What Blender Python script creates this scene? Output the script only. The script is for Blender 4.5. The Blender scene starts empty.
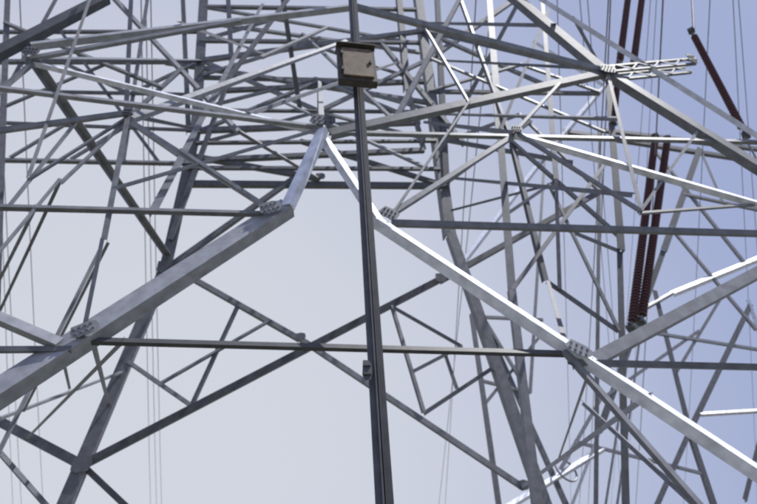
import bpy, bmesh, math, random
from mathutils import Vector, Matrix
random.seed(4)
S=bpy.context.scene
# ------------------------------------------------------------------ camera station (surveyed)
CAM=Vector((0,0,1.6)); yaw=math.radians(12); pit=math.radians(38); rol=math.radians(5); f=600.
F=Vector((math.sin(yaw)*math.cos(pit),math.cos(yaw)*math.cos(pit),math.sin(pit)))
R0=Vector((math.cos(yaw),-math.sin(yaw),0)); U0=R0.cross(F)
R=R0*math.cos(rol)-U0*math.sin(rol); U=U0*math.cos(rol)+R0*math.sin(rol)
# structural planes (y = a + b z): tower faces in metres
PL={'A':(7,.06),'P':(6.65,.06),'B':(17,-.06),'M':(12,0),'C':(34,0),'D':(24,0),'E':(29,0)}
def pt(u,v,P):
    d=F+R*((u-378.5)/f)+U*((252-v)/f)
    if P[0]=='Z':
        t=(float(P[1:])-CAM.z)/d.z
    else:
        a,b=PL[P]; t=(a+b*CAM.z)/(d.y-b*d.z)
    return CAM+d*t

# ------------------------------------------------------------------ materials
def mat(name,rough=.5,metal=0.,col=None,scale=6,var=.25,bump=.02,attr=False,rust=0.0):
    m=bpy.data.materials.new(name); m.use_nodes=True; nt=m.node_tree; N=nt.nodes; L=nt.links
    b=N['Principled BSDF']; b.inputs['Roughness'].default_value=rough; b.inputs['Metallic'].default_value=metal
    tc=N.new('ShaderNodeTexCoord')
    n=N.new('ShaderNodeTexNoise'); n.inputs['Scale'].default_value=scale; n.inputs['Detail'].default_value=6; L.new(tc.outputs['Object'],n.inputs['Vector'])
    mr=N.new('ShaderNodeMapRange'); mr.inputs[1].default_value=.3; mr.inputs[2].default_value=.7
    mr.inputs[3].default_value=1-var; mr.inputs[4].default_value=1+var; L.new(n.outputs['Fac'],mr.inputs[0])
    mx=N.new('ShaderNodeVectorMath'); mx.operation='SCALE'; L.new(mr.outputs[0],mx.inputs['Scale'])
    if attr:
        at=N.new('ShaderNodeAttribute'); at.attribute_name='tone'; L.new(at.outputs['Color'],mx.inputs[0])
    else: mx.inputs[0].default_value=col
    last=mx.outputs[0]
    if rust>0:
        n2=N.new('ShaderNodeTexNoise'); n2.inputs['Scale'].default_value=2.3; n2.inputs['Detail'].default_value=8; L.new(tc.outputs['Object'],n2.inputs['Vector'])
        r=N.new('ShaderNodeMapRange'); r.inputs[1].default_value=.55; r.inputs[2].default_value=.75; r.inputs[4].default_value=rust; L.new(n2.outputs['Fac'],r.inputs[0])
        mm=N.new('ShaderNodeMixRGB'); L.new(r.outputs[0],mm.inputs[0]); L.new(last,mm.inputs[1]); mm.inputs[2].default_value=(.13,.10,.08,1); last=mm.outputs[0]
    L.new(last,b.inputs['Base Color'])
    if bump:
        bp=N.new('ShaderNodeBump'); bp.inputs['Strength'].default_value=.25; bp.inputs['Distance'].default_value=bump; L.new(n.outputs['Fac'],bp.inputs['Height']); L.new(bp.outputs[0],b.inputs['Normal'])
    return m
STEEL=mat('galvanised_steel',.55,.1,attr=True,scale=5,var=.22,bump=.004,rust=.2)
PORC=mat('brown_porcelain',.4,0,(.11,.05,.055),8,.2,0)
WIRE=mat('aluminium_conductor',.5,.3,(.2,.2,.22),4,.2,0)
BOXM=mat('weathered_brown_paint',.6,0,(.14,.10,.062),7,.4,.003)
BOXD=mat('dark_frame_paint',.6,0,(.06,.05,.042),9,.3,.003)
CONC=mat('concrete',.85,0,(.32,.31,.29),3,.2,.01)
GRND=mat('dry_grass_ground',.95,0,(.14,.14,.11),.6,.45,.05)

# ------------------------------------------------------------------ mesh builder
class B:
    def __init__(s): s.v=[];s.f=[];s.c=[]
    def prism(s,p,q,poly,X,Y,tone):
        n=len(poly); b=len(s.v)
        for e in (p,q):
            for (x,y) in poly: s.v.append(e+X*x+Y*y)
        for i in range(n):
            j=(i+1)%n; s.f.append((b+i,b+j,b+n+j,b+n+i)); s.c.append(tone)
        s.f.append(tuple(b+i for i in range(n))[::-1]); s.c.append(tone)
        s.f.append(tuple(b+n+i for i in range(n))); s.c.append(tone)
    def obj(s,name,mt,parent=None,attr=True):
        me=bpy.data.meshes.new(name); me.from_pydata([tuple(v) for v in s.v],[],s.f)
        if attr:
            a=me.color_attributes.new('tone','FLOAT_COLOR','CORNER')
            for p in me.polygons:
                t=s.c[p.index]
                for li in p.loop_indices: a.data[li].color=(t*.96,t*.99,t*1.1,1)
        bm=bmesh.new(); bm.from_mesh(me); bmesh.ops.recalc_face_normals(bm,faces=bm.faces); bm.to_mesh(me); bm.free()
        me.materials.append(mt); o=bpy.data.objects.new(name,me); S.collection.objects.link(o)
        if parent: o.parent=parent
        return o
CNT=[0]
def frame(p,q,P,roll):
    a=(q-p).normalized()
    b=PL[P][1] if P in PL else 0
    n=Vector((0,-1,b)).normalized()
    if abs(a.dot(n))>.95: n=Vector((0,0,-1))
    s=n.cross(a).normalized()
    if abs(s.z)>.12:
        if s.z<0: s=-s
    elif s.x<0: s=-s
    n=s.cross(a).normalized()
    if n.y>0: n=-n
    c,d=math.cos(roll),math.sin(roll)
    return a,(s*c+n*d),(n*c-s*d)
def member(bd,p,q,P,w,tone,kind='L',roll=0):
    CNT[0]+=1
    a,s,n=frame(p,q,P,roll)
    off=n*((CNT[0]*7%23-11)*.006); p=p+off; q=q+off
    t=max(.008,w*.09)
    if kind=='L':
        bd.prism(p,q,[(-w/2,0),(w/2,0),(w/2,-t),(-w/2+t,-t),(-w/2+t,-w*.8),(-w/2,-w*.8)],s,n,tone)
    elif kind=='D':
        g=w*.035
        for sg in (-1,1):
            tt=tone*(1.5 if sg<0 else .8)  # lit edge and shaded side of the post set in the tone
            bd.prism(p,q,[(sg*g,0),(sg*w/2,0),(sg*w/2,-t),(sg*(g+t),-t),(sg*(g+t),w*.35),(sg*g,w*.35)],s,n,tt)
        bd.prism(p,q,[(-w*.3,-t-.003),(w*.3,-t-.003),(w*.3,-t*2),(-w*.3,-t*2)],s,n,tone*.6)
        L=(q-p).length; k=0
        while k*1.1<L:
            c=p+a*(k*1.1+.3); bd.prism(c,c+a*.16,[(-w*.48,-2*t-.002),(w*.48,-2*t-.002),(w*.48,-2*t-.014),(-w*.48,-2*t-.014)],s,n,tone); k+=1
    elif kind=='K':
        cw=w*.2
        for sg in (-1,1):
            for dp in (0,-1):
                m=p+s*(sg*w*.4)+n*(dp*w*.8); e=q+s*(sg*w*.4)+n*(dp*w*.8)
                bd.prism(m,e,[(-cw/2,0),(cw/2,0),(cw/2,-t),(-cw/2+t,-t),(-cw/2+t,-cw),(-cw/2,-cw)],s,n,tone)
        L=(q-p).length; m=max(2,int(L/(w*1.1)))
        for i in range(m):
            sg=1 if i%2 else -1
            for dp in (0,-1):
                x=p+a*(L*i/m)+s*(sg*w*.4)+n*(dp*w*.8+.01); y=p+a*(L*(i+1)/m)-s*(sg*w*.4)+n*(dp*w*.8+.01)
                al=(y-x).normalized(); sl=n.cross(al).normalized()
                bd.prism(x,y,[(-cw*.3,0),(cw*.3,0),(cw*.3,-.012),(-cw*.3,-.012)],sl,n,tone*.9)
def plate(bd,c,P,a,w,h,tone,bolts=True):
    b=PL[P][1]; n=Vector((0,-1,b)).normalized(); x=Vector((1,0,0)); x=(x-n*x.dot(n)).normalized(); z=n.cross(x)*-1
    if z.z<0: z=-z
    X=x*math.cos(a)+z*math.sin(a); Y=-x*math.sin(a)+z*math.cos(a)
    CNT[0]+=1; c=c+n*(.085+.003*(CNT[0]%7))
    poly=[(-w/2,-h*.25),(-w*.25,-h/2),(w*.3,-h/2),(w/2,-h*.15),(w/2,h*.3),(w*.2,h/2),(-w*.35,h/2)]
    bd.prism(c,c+n*.014,poly,X,Y,tone)
    if bolts:
        for i in (-.3,-.1,.1,.3):
            for j in (-.22,.22):
                m=c+X*(i*w)+Y*(j*h); r=.017
                bd.prism(m+n*.012,m+n*.04,[(r*math.cos(k*math.pi/3),r*math.sin(k*math.pi/3)) for k in range(6)],X,Y,tone*.8)
# ------------------------------------------------------------------ member schedules (tone column also holds sunlit and shaded brightness of the steel)
near='''
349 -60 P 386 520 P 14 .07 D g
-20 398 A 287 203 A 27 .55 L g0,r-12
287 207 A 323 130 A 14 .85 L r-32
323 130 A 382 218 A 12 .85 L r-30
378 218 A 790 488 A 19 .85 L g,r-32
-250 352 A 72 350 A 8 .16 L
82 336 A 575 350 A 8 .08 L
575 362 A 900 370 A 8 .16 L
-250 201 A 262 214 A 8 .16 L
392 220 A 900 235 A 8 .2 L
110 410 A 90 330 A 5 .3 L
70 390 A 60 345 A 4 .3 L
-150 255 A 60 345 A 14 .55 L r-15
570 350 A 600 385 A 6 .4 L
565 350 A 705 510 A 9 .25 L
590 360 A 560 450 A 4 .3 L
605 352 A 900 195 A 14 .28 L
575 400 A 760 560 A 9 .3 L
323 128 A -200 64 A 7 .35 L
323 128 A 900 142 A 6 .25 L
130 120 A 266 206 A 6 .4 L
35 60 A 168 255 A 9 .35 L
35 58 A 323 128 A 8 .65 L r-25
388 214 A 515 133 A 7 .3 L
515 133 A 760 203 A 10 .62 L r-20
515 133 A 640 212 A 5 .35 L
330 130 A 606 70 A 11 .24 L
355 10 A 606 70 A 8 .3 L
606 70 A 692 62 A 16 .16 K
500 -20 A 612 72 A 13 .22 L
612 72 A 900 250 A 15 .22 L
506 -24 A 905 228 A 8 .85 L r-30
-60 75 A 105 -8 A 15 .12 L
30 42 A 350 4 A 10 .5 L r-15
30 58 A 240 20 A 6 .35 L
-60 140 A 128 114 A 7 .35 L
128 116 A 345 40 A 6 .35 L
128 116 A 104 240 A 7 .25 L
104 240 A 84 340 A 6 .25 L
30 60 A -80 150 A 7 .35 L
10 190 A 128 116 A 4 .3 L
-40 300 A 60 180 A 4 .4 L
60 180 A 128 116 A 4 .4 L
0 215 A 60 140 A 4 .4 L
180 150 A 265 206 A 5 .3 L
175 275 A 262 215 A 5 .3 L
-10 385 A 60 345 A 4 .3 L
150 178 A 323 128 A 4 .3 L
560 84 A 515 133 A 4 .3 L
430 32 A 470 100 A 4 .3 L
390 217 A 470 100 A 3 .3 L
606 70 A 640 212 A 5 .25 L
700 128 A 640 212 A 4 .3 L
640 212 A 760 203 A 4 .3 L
'''
far='''
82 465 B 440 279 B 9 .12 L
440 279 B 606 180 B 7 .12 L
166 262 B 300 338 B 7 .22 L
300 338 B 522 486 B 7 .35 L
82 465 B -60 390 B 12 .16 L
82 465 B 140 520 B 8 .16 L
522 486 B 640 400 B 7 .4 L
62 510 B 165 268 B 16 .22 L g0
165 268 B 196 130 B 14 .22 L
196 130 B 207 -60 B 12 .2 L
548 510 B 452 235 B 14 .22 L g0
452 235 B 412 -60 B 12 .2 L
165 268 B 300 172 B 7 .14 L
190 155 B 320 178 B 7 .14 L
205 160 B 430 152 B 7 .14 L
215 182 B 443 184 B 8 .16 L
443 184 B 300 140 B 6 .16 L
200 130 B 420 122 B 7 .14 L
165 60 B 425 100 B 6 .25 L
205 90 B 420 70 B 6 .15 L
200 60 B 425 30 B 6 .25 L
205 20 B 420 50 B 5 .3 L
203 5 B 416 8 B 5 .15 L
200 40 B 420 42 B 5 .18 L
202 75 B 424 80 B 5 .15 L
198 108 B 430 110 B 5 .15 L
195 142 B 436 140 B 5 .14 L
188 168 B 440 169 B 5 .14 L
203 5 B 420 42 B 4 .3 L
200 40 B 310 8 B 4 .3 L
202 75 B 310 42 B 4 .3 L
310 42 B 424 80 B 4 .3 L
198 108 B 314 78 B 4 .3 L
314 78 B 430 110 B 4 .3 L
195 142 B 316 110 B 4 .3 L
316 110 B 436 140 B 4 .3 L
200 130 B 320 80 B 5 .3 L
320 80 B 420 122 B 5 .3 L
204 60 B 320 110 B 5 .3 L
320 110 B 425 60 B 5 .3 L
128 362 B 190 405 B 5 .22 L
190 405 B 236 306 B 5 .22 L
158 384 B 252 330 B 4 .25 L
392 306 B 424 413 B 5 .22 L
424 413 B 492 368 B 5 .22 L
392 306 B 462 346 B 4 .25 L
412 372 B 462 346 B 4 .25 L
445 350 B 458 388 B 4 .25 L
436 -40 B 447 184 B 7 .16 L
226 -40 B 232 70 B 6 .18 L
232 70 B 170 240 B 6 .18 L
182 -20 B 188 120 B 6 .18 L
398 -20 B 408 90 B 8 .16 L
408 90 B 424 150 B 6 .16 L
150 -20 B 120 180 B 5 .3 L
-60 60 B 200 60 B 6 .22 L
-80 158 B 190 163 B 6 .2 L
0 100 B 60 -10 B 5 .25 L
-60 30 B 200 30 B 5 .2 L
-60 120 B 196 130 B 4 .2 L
-60 90 B 198 95 B 4 .2 L
70 158 B 130 122 B 4 .25 L
130 122 B 190 163 B 4 .25 L
10 158 B 70 122 B 4 .25 L
60 60 B 130 93 B 4 .25 L
130 93 B 200 60 B 4 .25 L
443 184 B 520 128 B 6 .25 L
425 60 B 540 -20 B 6 .25 L
425 30 B 560 90 B 5 .25 L
447 140 B 560 160 B 5 .2 L
450 175 B 640 190 B 6 .2 L
430 90 B 610 92 B 5 .2 L
418 22 B 560 24 B 5 .2 L
425 60 B 610 64 B 4 .2 L
436 112 B 640 116 B 4 .2 L
430 90 B 520 64 B 4 .25 L
520 64 B 600 92 B 4 .25 L
447 140 B 520 113 B 4 .25 L
520 113 B 600 190 B 4 .25 L
452 210 B 560 182 B 4 .25 L
'''
side='''
487 -40 M 500 130 M 9 .25 L
500 130 M 512 290 M 10 .25 L
512 290 M 538 510 M 11 .25 L g
514 142 M 548 280 M 7 .12 L
548 280 M 582 400 M 6 .12 L
608 80 M 621 250 M 9 .1 L
621 250 M 628 520 M 9 .1 L g
128 116 M 190 60 M 5 .3 L
20 55 A 200 60 B 7 .25 L
128 116 A 200 130 B 5 .25 L
323 128 A 320 80 B 6 .25 L
606 70 A 425 30 B 6 .2 L
515 133 A 425 122 B 6 .2 L
100 -20 M 240 130 M 6 .25 L
240 130 M 320 175 M 5 .25 L
265 0 M 160 200 M 6 .22 L
300 -20 M 210 100 M 5 .22 L
60 30 M 150 150 M 4 .25 L
380 40 M 470 150 M 6 .25 L
470 -20 M 395 120 M 6 .25 L
455 -20 M 520 130 M 5 .28 L
530 -20 M 440 150 M 5 .28 L
548 10 M 500 130 M 4 .3 L
440 60 M 606 130 M 4 .3 L
500 130 M 608 225 M 5 .25 L
512 290 M 608 160 M 5 .25 L
548 280 M 620 330 M 5 .25 L
548 180 M 612 330 M 4 .25 L
575 20 M 608 80 M 5 .25 L
275 95 M 420 160 M 4 .3 L
250 110 M 400 60 M 4 .28 L
0 20 M 170 90 M 5 .25 L
90 0 M 20 180 M 4 .25 L
-10 110 M 110 60 M 4 .25 L
48 180 M 5 330 M 5 .25 L
100 250 M 5 440 M 5 .25 L
110 235 M 20 410 M 4 .25 L
-10 440 M 60 520 M 6 .2 L
-10 300 M 40 200 M 5 .2 L
30 430 M 110 345 M 5 .22 L
-10 420 M 70 390 M 4 .25 L
540 -30 M 556 180 M 6 .16 L
556 180 M 560 300 M 5 .16 L
8 -20 M -5 320 M 8 .16 L
132 -20 M 126 116 M 6 .2 L
280 -20 M 300 110 M 5 .2 L
340 20 M 250 60 M 4 .25 L
300 30 M 395 120 M 4 .25 L
170 20 M 280 60 M 4 .25 L
560 225 M 621 250 M 4 .25 L
505 215 M 556 180 M 4 .25 L
'''
distant='''
605 84 C 540 160 C 6 .85 L
540 160 C 464 258 C 6 .85 L
800 240 C 672 292 C 7 .85 L
672 292 C 640 310 C 5 .7 L
800 408 C 700 414 C 5 .85 L
640 424 C 500 510 C 7 .85 L
650 440 C 700 510 C 6 .85 L
748 300 C 765 350 C 5 .85 L
535 40 C 605 84 C 5 .7 L
590 134 C 820 170 C 6 .2 L
700 148 C 664 250 C 8 .12 L
664 250 C 610 420 C 8 .12 L
722 200 C 690 140 C 4 .3 L
760 285 C 690 430 C 7 .16 L
690 430 C 650 520 C 7 .16 L
655 290 C 690 430 C 7 .14 L
690 430 C 720 520 C 7 .14 L
560 470 C 600 400 C 5 .3 L
600 400 C 700 330 C 4 .3 L
570 440 C 690 470 C 4 .3 L
690 250 C 757 330 C 4 .3 L
720 300 C 660 400 C 4 .3 L
640 330 C 760 350 C 4 .3 L
470 300 C 500 510 C 6 .2 L
485 320 C 560 500 C 6 .2 L
455 315 C 560 320 C 4 .25 L
480 380 C 560 400 C 4 .25 L
485 320 C 545 420 C 4 .25 L
545 330 C 480 410 C 4 .25 L
545 150 C 540 380 C 4 .25 L
620 180 C 760 210 C 4 .3 L
640 130 C 720 230 C 4 .3 L
745 500 C 760 440 C 6 .16 L
600 430 C 570 510 C 4 .5 L
'''
def empty(n):
    e=bpy.data.objects.new(n,None); S.collection.objects.link(e); return e
foot=[]
REC=[]
for grp,tx in (('near',near),('far',far),('side',side),('distant',distant)):
    for l in tx.strip().splitlines():
        a=l.split(); REC.append(dict(g=grp,k=l,e=[[float(a[0]),float(a[1]),a[2]],[float(a[3]),float(a[4]),a[5]]],w=float(a[6]),t=float(a[7]),s=a[8],fl=a[9] if len(a)>9 else ''))
def inview(e): return -5<e[0]<762 and -5<e[1]<509
def segd(p,a,b):
    p=Vector(p[:2]);a=Vector(a[:2]);b=Vector(b[:2]); t=max(0,min(1,(p-a).dot(b-a)/(b-a).length_squared)); return (p-(a+(b-a)*t)).length
def join():   # frame every free end into the member it meets
    for r in REC:
        if r['s']=='D' or 'r' in r['fl']: continue
        for i in (0,1):
            e=r['e'][i]; o=r['e'][1-i]
            if not inview(e): continue
            best=None
            for q in REC:
                if q is r: continue
                same=q['e'][0][2]==q['e'][1][2]
                if not same: continue
                P=q['e'][0][2]
                if (P=='C')!=(e[2]=='C'): continue
                pen=0 if P==e[2] else 14
                d=segd(e,*q['e'])
                if d<q['w']*.5+2 and P==e[2]: best=(-1,None); break
                for z in q['e']:
                    dd=math.hypot(z[0]-e[0],z[1]-e[1])
                    if dd<16 and (best is None or dd+pen<best[0]): best=(dd+pen,[z[0],z[1],P])
                d1=Vector((e[0]-o[0],e[1]-o[1])); L=d1.length; d1/=L
                A=Vector(q['e'][0][:2]); Bv=Vector(q['e'][1][:2]); d2=Bv-A
                den=d1.x*d2.y-d1.y*d2.x
                if abs(den)<1e-6 or abs(den)/d2.length<.17: continue
                W=A-Vector(o[:2]); t=(W.x*d2.y-W.y*d2.x)/den; s=(W.x*d1.y-W.y*d1.x)/den
                if -.02<=s<=1.02 and L*.5<t<L+70:
                    c=abs(t-L)+2
                    if best is None or c+pen<best[0]:
                        x=Vector(o[:2])+d1*(t+2); best=(c+pen,[x.x,x.y,P])
            if best and best[0]>=0: r['e'][i]=best[1]
join()
def build(grp,bd):
    for r in REC:
        if r['g']!=grp: continue
        e0,e1=r['e']; P=e0[2]; p=pt(*e0); q=pt(*e1)
        if (q-p).length<.05: continue
        mid=(p+q)/2; w=r['w']*.76*((mid-CAM).dot(F))/f
        fl=r['fl'].split(',')
        if 'g' in fl: q=p+(q-p)*(p.z/(p.z-q.z)); foot.append(q)
        if 'g0' in fl: p=q+(p-q)*(q.z/(q.z-p.z)); foot.append(p)
        rr=random.Random(r['k']).uniform(-.4,.35)*(1 if w<.16 else .35)
        if P=='C': rr=-.6 if r['t']>.5 else 0
        for x in fl:
            if x.startswith('r'): rr=math.radians(float(x[1:]))
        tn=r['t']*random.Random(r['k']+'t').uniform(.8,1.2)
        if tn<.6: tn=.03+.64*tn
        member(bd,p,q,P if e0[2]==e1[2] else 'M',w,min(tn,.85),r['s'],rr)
T=empty('transmission_tower')
for nm,tx in (('near_face','near'),('far_face','far'),('side_bracing','side')):
    bd=B(); build(tx,bd)
    if nm=='near_face':
        for u,v,ang,w,h,t in ((270,212,.5,24,15,.2),(85,333,.55,28,14,.25),(576,352,-.55,28,14,.3),(388,217,-.5,20,14,.2),(322,124,0,26,16,.13),
                            (606,72,0,17,14,.13),(515,133,0,12,10,.16),(690,62,.1,10,15,.13),(32,55,0,16,14,.13),(128,116,0,10,10,.16)):
            c=pt(u,v,'A'); k=(c-CAM).dot(F)/f; plate(bd,c,'A',ang,w*k,h*k,t)
        c=pt(366,374,'P'); k=(c-CAM).dot(F)/f; plate(bd,c,'P',0,10*k,22*k,.1)
        for x0,x1 in ((-13,-10.5),(19,17)):
            member(bd,Vector((x0,7,0)),Vector((x1,8.2,20)),'A',.3,.3,'L'); foot.append(Vector((x0,7,0)))
    if nm=='far_face':
        for u,v,w,h in ((82,465,20,16),(165,268,16,14),(300,338,11,8),(440,279,12,10),(320,178,10,8),(443,184,12,10),(522,486,12,10)):
            c=pt(u,v,'B'); k=(c-CAM).dot(F)/f; plate(bd,c,'B',.2,w*k,h*k,.14,False)
    bd.obj(nm,STEEL,T)
bd=B()
for q in foot:
    h=.45
    bd.prism(Vector((q.x,q.y,-.3)),Vector((q.x,q.y,.35)),[(-h,-h),(h,-h),(h,h),(-h,h)],Vector((1,0,0)),Vector((0,1,0)),.3)
bd.obj('footings',CONC,T,False)
T2=empty('transmission_tower'); bd=B(); build('distant',bd)
member(bd,pt(600,128,'D'),pt(830,156,'D'),'D',.3,.14,'L'); member(bd,pt(600,128,'D'),pt(596,520,'D'),'D',.2,.1,'L')
bd.obj('lattice',STEEL,T2)

# ------------------------------------------------------------------ insulators
def string(name,p,q,r,pitch,par=None):
    bd=B(); ax=(q-p).normalized(); X=ax.orthogonal().normalized(); Y=ax.cross(X); L=(q-p).length
    n=max(3,int(L/pitch)); K=12
    prof=[(0,.5),(.12,.55),(.4,1.0),(.6,.95),(.65,.55),(1,.5)]
    rings=[]
    for i in range(n):
        for (t,rr) in prof[:-1]:
            c=p+ax*(L*(i+t)/n); b=len(bd.v)
            for k in range(K): bd.v.append(c+(X*math.cos(2*math.pi*k/K)+Y*math.sin(2*math.pi*k/K))*(r*rr))
            rings.append(b)
    for a,b in zip(rings,rings[1:]):
        for k in range(K): bd.f.append((a+k,a+(k+1)%K,b+(k+1)%K,b+k))
    E=empty(name); o=bd.obj('porcelain_discs',PORC,E,False)
    hb=B()
    for c,d in ((p,-ax),(q,ax)):
        hb.prism(c-d*.05,c+d*.35,[(r*.3*math.cos(k*math.pi/3),r*.3*math.sin(k*math.pi/3)) for k in range(6)],X,Y,.15)
        hb.prism(c+d*.3,c+d*.36,[(-r*1.4,-r*.4),(r*1.4,-r*.4),(r*1.4,r*.4),(-r*1.4,r*.4)],X,Y,.15)
        hb.prism(c+d*.36,c+d*.5,[(-r*.9,-r*.9),(r*.9,-r*.9),(r*.9,r*.9),(-r*.9,r*.9)],X,Y,.1)
    hb.obj('end_fittings',STEEL,E); return E
for u1,v1,u2,v2,P,r in ((629,-10,620,60,'M',3.2),(643,-10,634,60,'M',3.2),(620,60,614,116,'M',3.0),(655,140,632,322,'D',3.9),(667,142,642,316,'D',3.9),
                        (694,36,742,128,'M',3.4)):
    p=pt(u1,v1,P); q=pt(u2,v2,P); k=((p+q)/2-CAM).dot(F)/f
    string('insulator_string',p,q,r*k*1.05,3.7*k)
# ------------------------------------------------------------------ conductors
def wire(name,p,q,r):
    cu=bpy.data.curves.new(name,'CURVE'); cu.dimensions='3D'; s=cu.splines.new('POLY'); s.points.add(24)
    d=(q-p)
    for i in range(25):
        t=i/24; x=p.lerp(q,t); x.z-=.006*d.length*4*t*(1-t); s.points[i].co=(*x,1)
    cu.bevel_depth=r; cu.bevel_resolution=1; cu.materials.append(WIRE)
    o=bpy.data.objects.new(name,cu); S.collection.objects.link(o)
W=[(144,130,152,515),(149,130,158,515),(154,130,163,515),(470,200,436,515),(463,200,443,515),(3,190,12,420),(8,210,22,470),(28,155,46,515),
 (596,290,585,515),(590,290,576,515),(560,130,566,380),(590,130,606,330),(597,130,612,330),
 (735,60,745,300),(742,60,757,290),(650,0,640,120),(656,0,648,120),
 (700,160,690,330),(640,380,632,515)]
for a in W:
    m=(a[2]-a[0])/(a[3]-a[1])
    p=pt(a[0]+m*(-50-a[1]),-50,'Z30'); q=pt(a[2]+m*(600-a[3]),600,'Z30')
    r=pt((a[0]+a[2])/2,(a[1]+a[3])/2,'Z30')
    wire('conductor_cable',p,q,.32*(r-CAM).dot(F)/f)
for a in ((632,326,600,540),(642,320,612,540),(742,132,800,240),(690,-30,694,36)):
    P='D' if a[0]<680 else 'M'
    p=pt(a[0],a[1],P); q=pt(a[2],a[3],P); wire('jumper_cable',p,q,1.0*(p-CAM).dot(F)/f)
p=pt(566,470,'C')
bpy.ops.mesh.primitive_torus_add(location=p,rotation=(1.3,.2,.3),major_radius=.75,minor_radius=.06,major_segments=40,minor_segments=8)
o=bpy.context.object; o.name='corona_ring'; o.data.materials.append(WIRE)
# ------------------------------------------------------------------ junction box on post
E=empty('junction_box'); PL['Q']=(6.35,.06)
c=pt(356.5,67,'Q'); k=(c-CAM).dot(F)/f; w=19*k; h=30*k
n=Vector((0,-1,.06)).normalized(); X=Vector((1,0,0)); Z=Vector((0,.06,1)).normalized()
def bx(nm,cx,cz,cy,sx,sz,sy,m,bev=.01):
    bm=bmesh.new(); bmesh.ops.create_cube(bm,size=1)
    for v in bm.verts:
        v.co=c+X*(cx+v.co.x*sx)+Z*(cz+v.co.z*sz)+n*(cy+v.co.y*sy)
    bmesh.ops.recalc_face_normals(bm,faces=bm.faces)
    bmesh.ops.bevel(bm,geom=bm.edges[:],offset=bev,segments=2,affect='EDGES')
    me=bpy.data.meshes.new(nm); bm.to_mesh(me); bm.free(); me.materials.append(m); o=bpy.data.objects.new(nm,me); S.collection.objects.link(o); o.parent=E
bx('body',0,0,0,w*2,h*2,.16,BOXD); bx('door',w*.03,0,.1,w*1.6,h*1.68,.05,BOXM)
bx('roof_lip',0,h*1.0+.02,.03,w*2.12,.05,.3,BOXD); bx('latch',w*.7,0,.14,.035,.12,.04,BOXD,.005)
bx('hinge_upper',-w*.78,h*.5,.13,.05,.12,.04,BOXD,.005); bx('hinge_lower',-w*.78,-h*.5,.13,.05,.12,.04,BOXD,.005)
bx('mount_bracket',0,0,-.13,w*.8,.1,.12,BOXD)
# ------------------------------------------------------------------ ground
bm=bmesh.new(); bmesh.ops.create_grid(bm,x_segments=80,y_segments=80,size=1500)
for v in bm.verts:
    d=v.co.length; v.co.z=-.02+ (0 if d<80 else 3*math.sin(v.co.x*.006)*math.cos(v.co.y*.007))
me=bpy.data.meshes.new('ground'); bm.to_mesh(me); bm.free(); me.materials.append(GRND); o=bpy.data.objects.new('ground',me); S.collection.objects.link(o)
# ------------------------------------------------------------------ camera
c=bpy.data.cameras.new('camera'); co=bpy.data.objects.new('camera',c); S.collection.objects.link(co)
Mx=Matrix((R,U,-F)).transposed().to_4x4(); Mx.translation=CAM; co.matrix_world=Mx
c.sensor_width=36; c.lens=f/757*36; c.clip_end=6000; S.camera=co
c.dof.use_dof=True; c.dof.focus_distance=2.8; c.dof.aperture_fstop=2.9
# ------------------------------------------------------------------ light
sd=Vector((.5,-.16,1.0)).normalized()   # direction towards the sun
el=math.asin(sd.z); az=math.atan2(sd.x,sd.y)
L=bpy.data.lights.new('sun','SUN'); L.energy=5; L.angle=math.radians(.5); L.color=(1,.98,.95)
lo=bpy.data.objects.new('sun',L); lo.rotation_euler=sd.to_track_quat('Z','Y').to_euler(); S.collection.objects.link(lo)
w=bpy.data.worlds.new('World'); S.world=w; w.use_nodes=True; nt=w.node_tree; N=nt.nodes; LK=nt.links
sky=N.new('ShaderNodeTexSky'); sky.sky_type='NISHITA'; sky.sun_disc=False; sky.sun_elevation=el; sky.sun_rotation=az
sky.dust_density=3; sky.air_density=1.2; sky.ozone_density=2.5
bg=N['Background']; bg.inputs[1].default_value=.1
tc=N.new('ShaderNodeTexCoord')
gd=(F-R*.5-U*.3).normalized()
dp=N.new('ShaderNodeVectorMath'); dp.operation='DOT_PRODUCT'; dp.inputs[1].default_value=gd; LK.new(tc.outputs['Generated'],dp.inputs[0])
nz=N.new('ShaderNodeTexNoise'); nz.inputs['Scale'].default_value=1.6; nz.inputs['Detail'].default_value=4; LK.new(tc.outputs['Generated'],nz.inputs['Vector'])
ad=N.new('ShaderNodeMath'); ad.operation='MULTIPLY_ADD'; ad.inputs[1].default_value=.1; LK.new(nz.outputs['Fac'],ad.inputs[0]); LK.new(dp.outputs['Value'],ad.inputs[2])
mr=N.new('ShaderNodeMapRange'); mr.interpolation_type='SMOOTHSTEP'; mr.inputs[1].default_value=.5; mr.inputs[2].default_value=1.06; mr.inputs[3].default_value=0; mr.inputs[4].default_value=1
LK.new(ad.outputs[0],mr.inputs[0])
hz=N.new('ShaderNodeMixRGB'); hz.inputs[1].default_value=(3.6,4.2,6.6,1); hz.inputs[2].default_value=(6.9,7.15,7.9,1); LK.new(mr.outputs[0],hz.inputs[0])
mx=N.new('ShaderNodeMixRGB'); mx.inputs[0].default_value=.9; LK.new(sky.outputs[0],mx.inputs[1]); LK.new(hz.outputs[0],mx.inputs[2]); LK.new(mx.outputs[0],bg.inputs[0])
S.view_settings.view_transform='Standard'; S.view_settings.look='None'; S.view_settings.exposure=0
